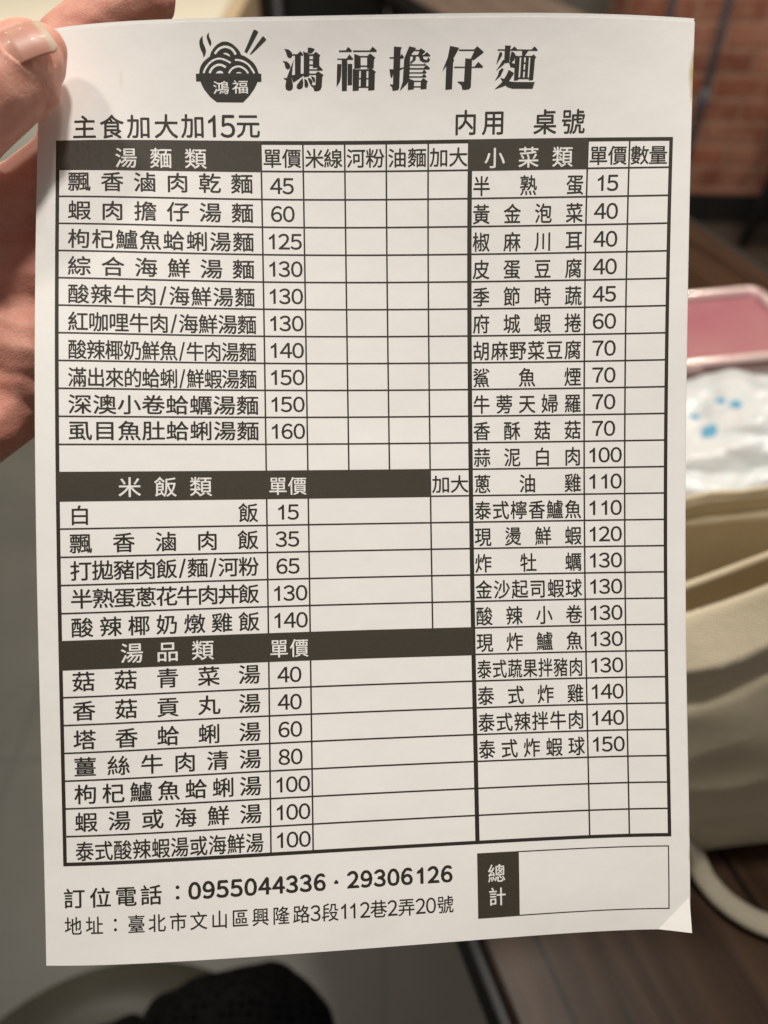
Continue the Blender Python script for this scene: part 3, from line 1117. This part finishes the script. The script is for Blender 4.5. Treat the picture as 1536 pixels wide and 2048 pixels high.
# ---- shop name in heavy old-style strokes: outlines drawn on a 1/50 mm grid
TITLE = [
    # first character
    [(100,148),(150,155),(185,185),(192,220),(180,245),(155,248),(135,230),(120,180)],
    [(85,280),(130,285),(160,310),(172,340),(160,365),(135,372),(115,350),(105,305)],
    [(208,262),(195,345),(185,470),(200,545),(198,585),(175,605),(145,607),(120,590),(115,550),(125,492),(98,475),(98,465),(130,468),(165,370)],
    [(190,205),(245,205),(280,172),(310,205),(310,220),(190,220)],
    [(220,215),(285,215),(285,432),(222,436)],
    [(185,435),(320,415),(322,432),(260,478),(205,515),(190,480)],
    [(308,172),(330,185),(360,190),(381,215),(381,445),(318,455),(318,220)],
    [(362,133),(400,135),(440,150),(410,190),(375,195),(362,190)],
    [(378,205),(420,205),(450,178),(500,215),(490,235),(490,345),(420,352),(420,220),(378,220)],
    [(378,258),(425,258),(425,272),(378,272)], [(378,315),(425,315),(425,330),(378,330)],
    [(378,368),(460,368),(490,330),(532,375),(520,382),(378,382)],
    [(378,415),(450,415),(478,390),(540,432),(525,450),(520,560),(505,595),(480,608),(440,612),(425,570),(395,548),(400,540),(440,545),(450,540),(455,430),(378,430)],
    [(305,465),(315,520),(308,570),(285,588),(255,588),(240,570),(245,540),(275,500)],
    [(325,470),(355,490),(372,535),(365,565),(345,572),(330,560)],
    [(362,462),(395,470),(418,505),(412,530),(395,540),(380,510)], [(398,440),(440,460),(446,500),(432,515),(415,485)],
    # second character
    [(705,163),(780,163),(805,125),(848,163),(845,178),(705,178)], [(688,250),(790,250),(822,205),(865,252),(860,264),(688,264)],
    [(738,260),(800,260),(800,605),(745,608)], [(688,310),(735,310),(733,440),(722,500),(685,565)], [(805,308),(855,308),(857,540),(808,542)],
    [(860,163),(1045,163),(1075,122),(1122,163),(1118,178),(860,178)],
    [(875,200),(946,225),(948,355),(878,360)], [(944,222),(1020,222),(1050,195),(1108,240),(1095,260),(1092,355),(1020,357),(1018,235),(944,235)], [(945,325),(1022,325),(1022,338),(945,338)],
    [(862,362),(915,372),(933,385),(933,598),(865,603)], [(910,368),(1035,366),(1065,355),(1120,395),(1108,410),(1108,595),(1038,602),(1035,383),(910,383)],
    [(952,380),(1015,380),(1015,570),(952,570)], [(930,463),(1040,463),(1040,476),(930,476)], [(930,555),(1040,555),(1040,570),(930,570)],
    # third
    [(1310,122),(1395,128),(1385,160),(1382,570),(1368,595),(1310,602),(1302,560),(1278,540),(1280,530),(1312,535)],
    [(1265,235),(1314,235),(1314,248),(1265,248)], [(1378,235),(1400,200),(1425,235),(1410,250),(1378,248)],
    [(1268,365),(1314,368),(1425,345),(1420,358),(1312,405),(1305,440),(1295,465),(1280,440)],
    [(1478,120),(1555,137),(1510,195),(1493,225),(1490,470),(1470,520),(1390,602),(1420,500),(1427,255),(1440,215)],
    [(1520,157),(1590,157),(1606,140),(1660,174),(1602,232),(1570,226),(1592,172),(1520,170)],
    [(1488,212),(1640,212),(1676,180),(1716,220),(1706,227),(1488,226)],
    [(1521,215),(1556,225),(1553,265),(1501,308),(1494,292),(1524,255)],
    [(1590,225),(1632,225),(1641,255),(1676,268),(1694,235),(1713,262),(1696,290),(1641,291),(1601,270)],
    [(1488,312),(1645,312),(1660,296),(1668,325),(1488,325)],
    [(1488,353),(1645,353),(1672,318),(1716,353),(1708,367),(1488,367)],
    [(1488,399),(1630,399),(1652,370),(1680,399),(1674,411),(1488,411)],
    [(1488,443),(1630,443),(1652,415),(1680,443),(1674,455),(1488,455)],
    [(1479,465),(1546,492),(1546,583),(1479,592)], [(1544,490),(1621,492),(1646,462),(1699,500),(1688,515),(1686,582),(1621,588),(1619,505),(1544,505)], [(1544,552),(1624,552),(1624,566),(1544,566)],
    # fourth
    [(1926,115),(2026,135),(2016,160),(1971,245),(1969,258),(1981,264),(1969,290),(1969,585),(1896,592),(1894,330),(1856,390),(1866,350),(1906,240)],
    [(2026,153),(2191,153),(2226,118),(2301,180),(2291,190),(2191,270),(2171,255),(2161,250),(2196,168),(2026,168)],
    [(2101,248),(2176,255),(2178,560),(2161,585),(2121,592),(2086,590),(2071,540),(2029,508),(2031,500),(2099,503)],
    [(1983,338),(2206,338),(2246,285),(2301,335),(2296,349),(1983,351)],
    # fifth
    [(2531,108),(2599,112),(2591,130),(2589,290),(2531,300)], [(2451,150),(2601,150),(2636,118),(2671,152),(2671,162),(2451,162)],
    [(2476,178),(2506,190),(2503,215),(2446,318),(2456,260)], [(2518,262),(2535,270),(2534,310),(2446,385),(2481,330)],
    [(2606,172),(2641,188),(2653,215),(2643,262),(2600,305),(2592,250)], [(2584,285),(2656,308),(2655,350),(2605,342)],
    [(2511,355),(2533,362),(2501,440),(2441,495),(2471,430),(2481,385)],
    [(2586,372),(2641,400),(2646,415),(2591,510),(2551,550),(2441,588),(2521,510),(2571,420)],
    [(2501,460),(2541,470),(2601,498),(2661,505),(2886,505),(2866,578),(2641,578),(2581,560),(2531,510)],
    [(2671,150),(2826,150),(2856,115),(2893,150),(2889,162),(2671,162)], [(2721,160),(2791,160),(2756,217),(2726,217)],
    [(2649,215),(2701,225),(2701,482),(2653,488)], [(2699,218),(2831,218),(2856,202),(2886,235),(2871,245),(2866,482),(2819,488),(2819,232),(2699,232)],
    [(2719,230),(2751,230),(2751,460),(2719,460)], [(2769,230),(2803,230),(2803,460),(2769,460)],
    [(2750,290),(2770,290),(2770,305),(2750,305)], [(2750,370),(2770,370),(2770,385),(2750,385)], [(2700,455),(2822,455),(2822,471),(2700,471)],
]
shop = Print()
for i, pl in enumerate(TITLE):
    shop.poly([(-20.23 + .020173 * x - .0005 * y, -88.71 + .00028 * x + .018429 * y) for x, y in pl], INK + (i % 9) * .004)
shop.build('shop_name', M['ink'])


# ---- bowl emblem
def EM(x, y): return (-40.17 + .01302 * x - .000464 * y, -90.97 + .000207 * x + .012086 * y)


def spline(pts, n=6):
    return [(p.x, p.y) for p in catmull([(a, b, 0) for a, b in pts], n)]


def stroke(P, pts, w, lift):
    c = spline(pts)
    L_, R_ = [], []
    for i, (x, y) in enumerate(c):
        a, b = c[max(0, i - 1)], c[min(len(c) - 1, i + 1)]
        dx, dy = b[0] - a[0], b[1] - a[1]
        q = math.hypot(dx, dy) or 1
        f = w / 2 * (0.8 if i in (0, len(c) - 1) else 1)
        L_.append((x - dy / q * f, y + dx / q * f))
        R_.append((x + dy / q * f, y - dx / q * f))
    q = [EM(*p) for p in L_ + R_]
    n = len(L_)
    P.arrays([a for a, b in q], [b for a, b in q], [[i, i + 1, n + i + 1, n + i] for i in range(n - 1)], lift)


emb = Print()
emb.poly([EM(*p) for p in [(183, 817), (1308, 802), (1311, 941), (1242, 944), (1232, 975), (1190, 1065), (1110, 1180), (1000, 1302), (545, 1306), (430, 1212), (330, 1090), (283, 1000), (263, 949), (190, 951)]], INK)
top = spline([(240, 818), (255, 720), (300, 630), (370, 562), (425, 520)], 5) + spline([(440, 460), (490, 380), (560, 315), (640, 276), (720, 276), (800, 307), (880, 370), (930, 430), (962, 492)], 5) + spline([(1000, 505), (1050, 530), (1150, 600), (1220, 690), (1265, 805)], 5)
emb.poly([EM(*p) for p in top + [(1265, 830), (240, 830)]], INK + .004)
emb.poly([EM(*p) for p in [(1170, 85), (1185, 76), (1205, 79), (1255, 112), (1060, 465), (1015, 440)]], INK)
emb.poly([EM(*p) for p in [(1325, 185), (1350, 188), (1392, 240), (1160, 460), (1122, 490), (1110, 478), (1150, 420), (1230, 310)]], INK)
emb.poly([EM(*p) for p in spline([(298, 175), (255, 235), (243, 300), (265, 400), (300, 470), (318, 535), (350, 480), (357, 420), (335, 350), (310, 290), (298, 175)], 4)[:-1]], INK)
emb.poly([EM(*p) for p in spline([(408, 122), (375, 170), (375, 220), (395, 280), (430, 350), (450, 300), (440, 250), (412, 190), (408, 122)], 4)[:-1]], INK)
white = Print()
emb_o = emb.build('bowl_emblem', mat_ink('emblem_ink', (0.026, 0.023, 0.019)))
WH = INK + .03
stroke(white, [(510, 478), (560, 415), (620, 375), (690, 360), (760, 375), (820, 415), (870, 488)], 40, WH)
white.poly([EM(*p) for p in [(648, 470), (675, 462), (710, 463), (750, 480), (775, 515), (762, 520), (700, 492)]], WH)
stroke(white, [(318, 808), (345, 735), (400, 655), (470, 595), (560, 560), (640, 565), (710, 590), (782, 630)], 32, WH)
stroke(white, [(420, 806), (455, 735), (510, 685), (580, 662), (640, 672), (700, 703)], 38, WH)
white.poly([EM(*p) for p in [(525, 808), (560, 772), (600, 760), (640, 775), (658, 806)]], WH)
stroke(white, [(855, 577), (920, 580), (1000, 602), (1080, 650), (1140, 720), (1190, 800)], 32, WH)
stroke(white, [(750, 803), (800, 730), (860, 697), (920, 686), (980, 702), (1040, 745), (1085, 800)], 32, WH)
white.poly([EM(*p) for p in [(868, 802), (900, 782), (940, 780), (977, 802)]], WH)
for ch, cx, cy, w in (('鴻', 617, 1052, 3.75), ('福', 950, 1036, 3.75)):
    put(white, ch, *EM(cx, cy), w, 2.95, 0.010, WH)
white.build('pale_strokes', M['white_ink']).parent = emb_o
bpy.data.objects.remove(_go)

# ------------------------------------------------------------------ the person: hand holding the pad, and the trousers below
person = empty('person', tuple(held((-120, 0, 190))))
tag(person, 'person in black mesh knit trousers holding the menu with one bare hand', 'person')
PLOC = Vector(person.location)


def H(px, py, z, r):
    """a joint of the hand: holder's frame given as view angles at depth z (mm)"""
    return (held(((px - 768) / 1540 * z, (py - 1024) / 1540 * z, z)), r * 0.001)


thumb = [H(52, 120, 161.5, 7.6), H(34, 142, 161, 8.6), H(0, 172, 160, 9.6), H(-75, 232, 159, 10.2), H(-140, 300, 160, 11), H(-260, 420, 170, 11), H(-370, 540, 184, 14), H(-480, 700, 200, 18)]
index = [H(-330, 600, 204, 13), H(-160, 500, 188, 11), H(-30, 436, 183.5, 9.4), H(60, 394, 183.5, 9.2), H(150, 325, 184.5, 9.4), H(160, 200, 185, 8.8), H(142, 95, 184.5, 8.4), H(215, 35, 183.5, 8.0), H(292, -4, 183, 7.2)]
middle = [H(-340, 680, 206, 14), H(-170, 585, 196, 12.5), H(-40, 520, 187, 10.8), H(60, 545, 186.5, 10.2), H(170, 540, 188, 9.8), H(330, 560, 189, 9), H(430, 590, 187, 8)]
ring = [H(-350, 760, 206, 14), H(-190, 690, 199, 13), H(-50, 660, 189, 12), H(60, 690, 188, 11), H(170, 690, 189.5, 10), H(310, 720, 189, 9), H(400, 760, 187.5, 7.8)]
pinky = [H(-360, 840, 206, 14), H(-200, 900, 194, 13), H(-100, 885, 190, 11), H(-22, 843, 188.5, 9.2), H(12, 812, 189, 7.6)]
web = [H(-105, 300, 165, 8), H(-125, 400, 180, 9), H(-150, 480, 192, 9)]
web_deep = [H(-150, 330, 166, 9), H(-190, 480, 190, 12)]
fill = [[H(-70, 484, 190, 10), H(45, 470, 189, 8.6)], [H(-70, 598, 190, 11.5), H(60, 616, 189, 10)], [H(-80, 765, 191, 11.5), H(50, 752, 190, 9.5)]]
heel = [H(60, 790, 194, 9), H(-60, 860, 195, 11), H(-200, 900, 200, 14)]
palm = [H(-300, 620, 206, 15), H(-420, 800, 208, 19), H(-620, 960, 206, 22), H(-800, 1150, 200, 25)]
arm = [H(-620, 930, 206, 23), H(-900, 1250, 190, 29), H(-1300, 1800, 165, 38), H(-1900, 2400, 140, 42)]
bm = blob_mesh([thumb, index, middle, ring, pinky, heel, web, web_deep, palm, arm] + fill, 0.00065, 6,
               extra=[H(74, 126, 165, 6.2), H(84, 99, 164.5, 5.4), H(46, 165, 163, 8.0)])
hand_tree = BVHTree.FromBMesh(bm)

# thumbnail: a curved plate laid on the back of the thumb tip
def hv(x, y, z):
    return (Vector(held((x, y, z))) - Vector(held((0, 0, 0)))).normalized()


ax = hv(0.78, -0.62, 0.10)
nn = hv(-0.14, -0.20, -0.97)
nn = (nn - ax * nn.dot(ax)).normalized()
cc = Vector(H(53, 84, 156, 0)[0])
c0 = hand_tree.ray_cast(cc - ax * 0.0030 + nn * 0.03, -nn)[0]
c1 = hand_tree.ray_cast(cc + ax * 0.0008 + nn * 0.03, -nn)[0]
ax = (c1 - c0).normalized()
ax = (ax + hv(0.78, -0.62, 0.10) * 1.0).normalized()
nn = (nn - ax * nn.dot(ax)).normalized()
bb = ax.cross(nn).normalized()
cc = c0 + ax * 0.0030
NL, NW = 28, 26
RN = 0.0071
gridv = []
for i in range(NL + 1):
    s = i / NL
    e = 1.0
    if s > 0.82: e = math.sqrt(max(0.0, 1 - ((s - 0.82) / 0.30) ** 2))
    if s < 0.22: e = 0.55 + 0.45 * math.sqrt(max(0, 1 - ((0.22 - s) / 0.22) ** 2))
    rowv = []
    for j in range(NW + 1):
        q = (j / NW * 2 - 1) * 0.80 * e
        lift = 0.00022 - 0.0007 * max(0, 0.25 - s) ** 1.0 * 4 - 0.0011 * max(0, s - 0.55) ** 2 * 4
        rowv.append(cc + ax * ((s - 0.50) * 0.0102) + bb * RN * math.sin(q) + nn * (RN * (math.cos(q) - 1) + lift))
    gridv.append(rowv)
# the flesh: a bed under the plate, a low fold round its sides and root
for v in bm.verts:
    d = v.co - cc
    if d.length > 0.014 or d.dot(nn) < -0.006: continue
    s, q = d.dot(ax) / 0.0102 + 0.50, d.dot(bb) / (RN * math.sin(0.80))
    e = math.hypot(max(0, 0.30 - s) / 0.30, q) if s < 0.30 else abs(q)
    if s > 1.12: continue
    k = min(1, max(0, (1.12 - s) / 0.2))
    if e < 0.96: v.co -= nn * 0.00045 * k * min(1, (0.96 - e) / 0.15)
    else: v.co += nn * 0.0006 * k * math.exp(-((e - 1.12) / 0.16) ** 2)
bmesh.ops.translate(bm, vec=-PLOC, verts=bm.verts)
hand = obj('hand', bm, M['skin'], person, True)
verts = [p - PLOC for r_ in gridv for p in r_]
faces = [(i * (NW + 1) + j, i * (NW + 1) + j + 1, (i + 1) * (NW + 1) + j + 1, (i + 1) * (NW + 1) + j) for i in range(NL) for j in range(NW)]
nl = raw('thumbnail', verts, faces, M['nail'], hand, True)
uvl = nl.data.uv_layers.new(name='UVMap')
for lp_ in nl.data.loops:
    k = lp_.vertex_index
    uvl.data[lp_.index].uv = ((k // (NW + 1)) / NL, (k % (NW + 1)) / NW)
sd = nl.modifiers.new('thickness', 'SOLIDIFY')
sd.thickness = 0.0002
sd.offset = 0

# trousers: two thighs on the stool, knees forward, shins down
kz = 0.535


def leg(hx, kx, ky, fx, fy, z, r):
    return [((hx, -0.34, z + 0.01), r * 1.12), ((kx, ky - 0.10, z + .005), r), ((kx, ky, z - 0.005), r * 0.93), ((kx + .01, ky + 0.015, z - 0.09), r * 0.86), ((fx, fy, 0.09), r * 0.62)]


bm = blob_mesh([leg(-0.06, -0.098, 0.092, -0.06, 0.02, kz + .012, 0.082), leg(-0.19, -0.182, 0.066, -0.17, 0.0, kz - .01, 0.074), [((-0.06, -0.34, .56), .1), ((-0.18, -0.34, .56), .1)]], 0.004, 6)
for v in bm.verts:
    p = v.co
    f = noise.noise(Vector((p.x * 9, p.y * 14 + 2, p.z * 9))) * 0.016 + (0.5 - abs(noise.noise(Vector((p.x * 17 + p.y * 9, p.y * 12, p.z * 17))))) * 0.014 - 0.006 + noise.noise(Vector((p.x * 45, p.y * 40, p.z * 45))) * 0.003
    v.co = p + v.normal * f
bmesh.ops.translate(bm, vec=-PLOC, verts=bm.verts)
obj('trousers', bm, M['knit'], person, True)
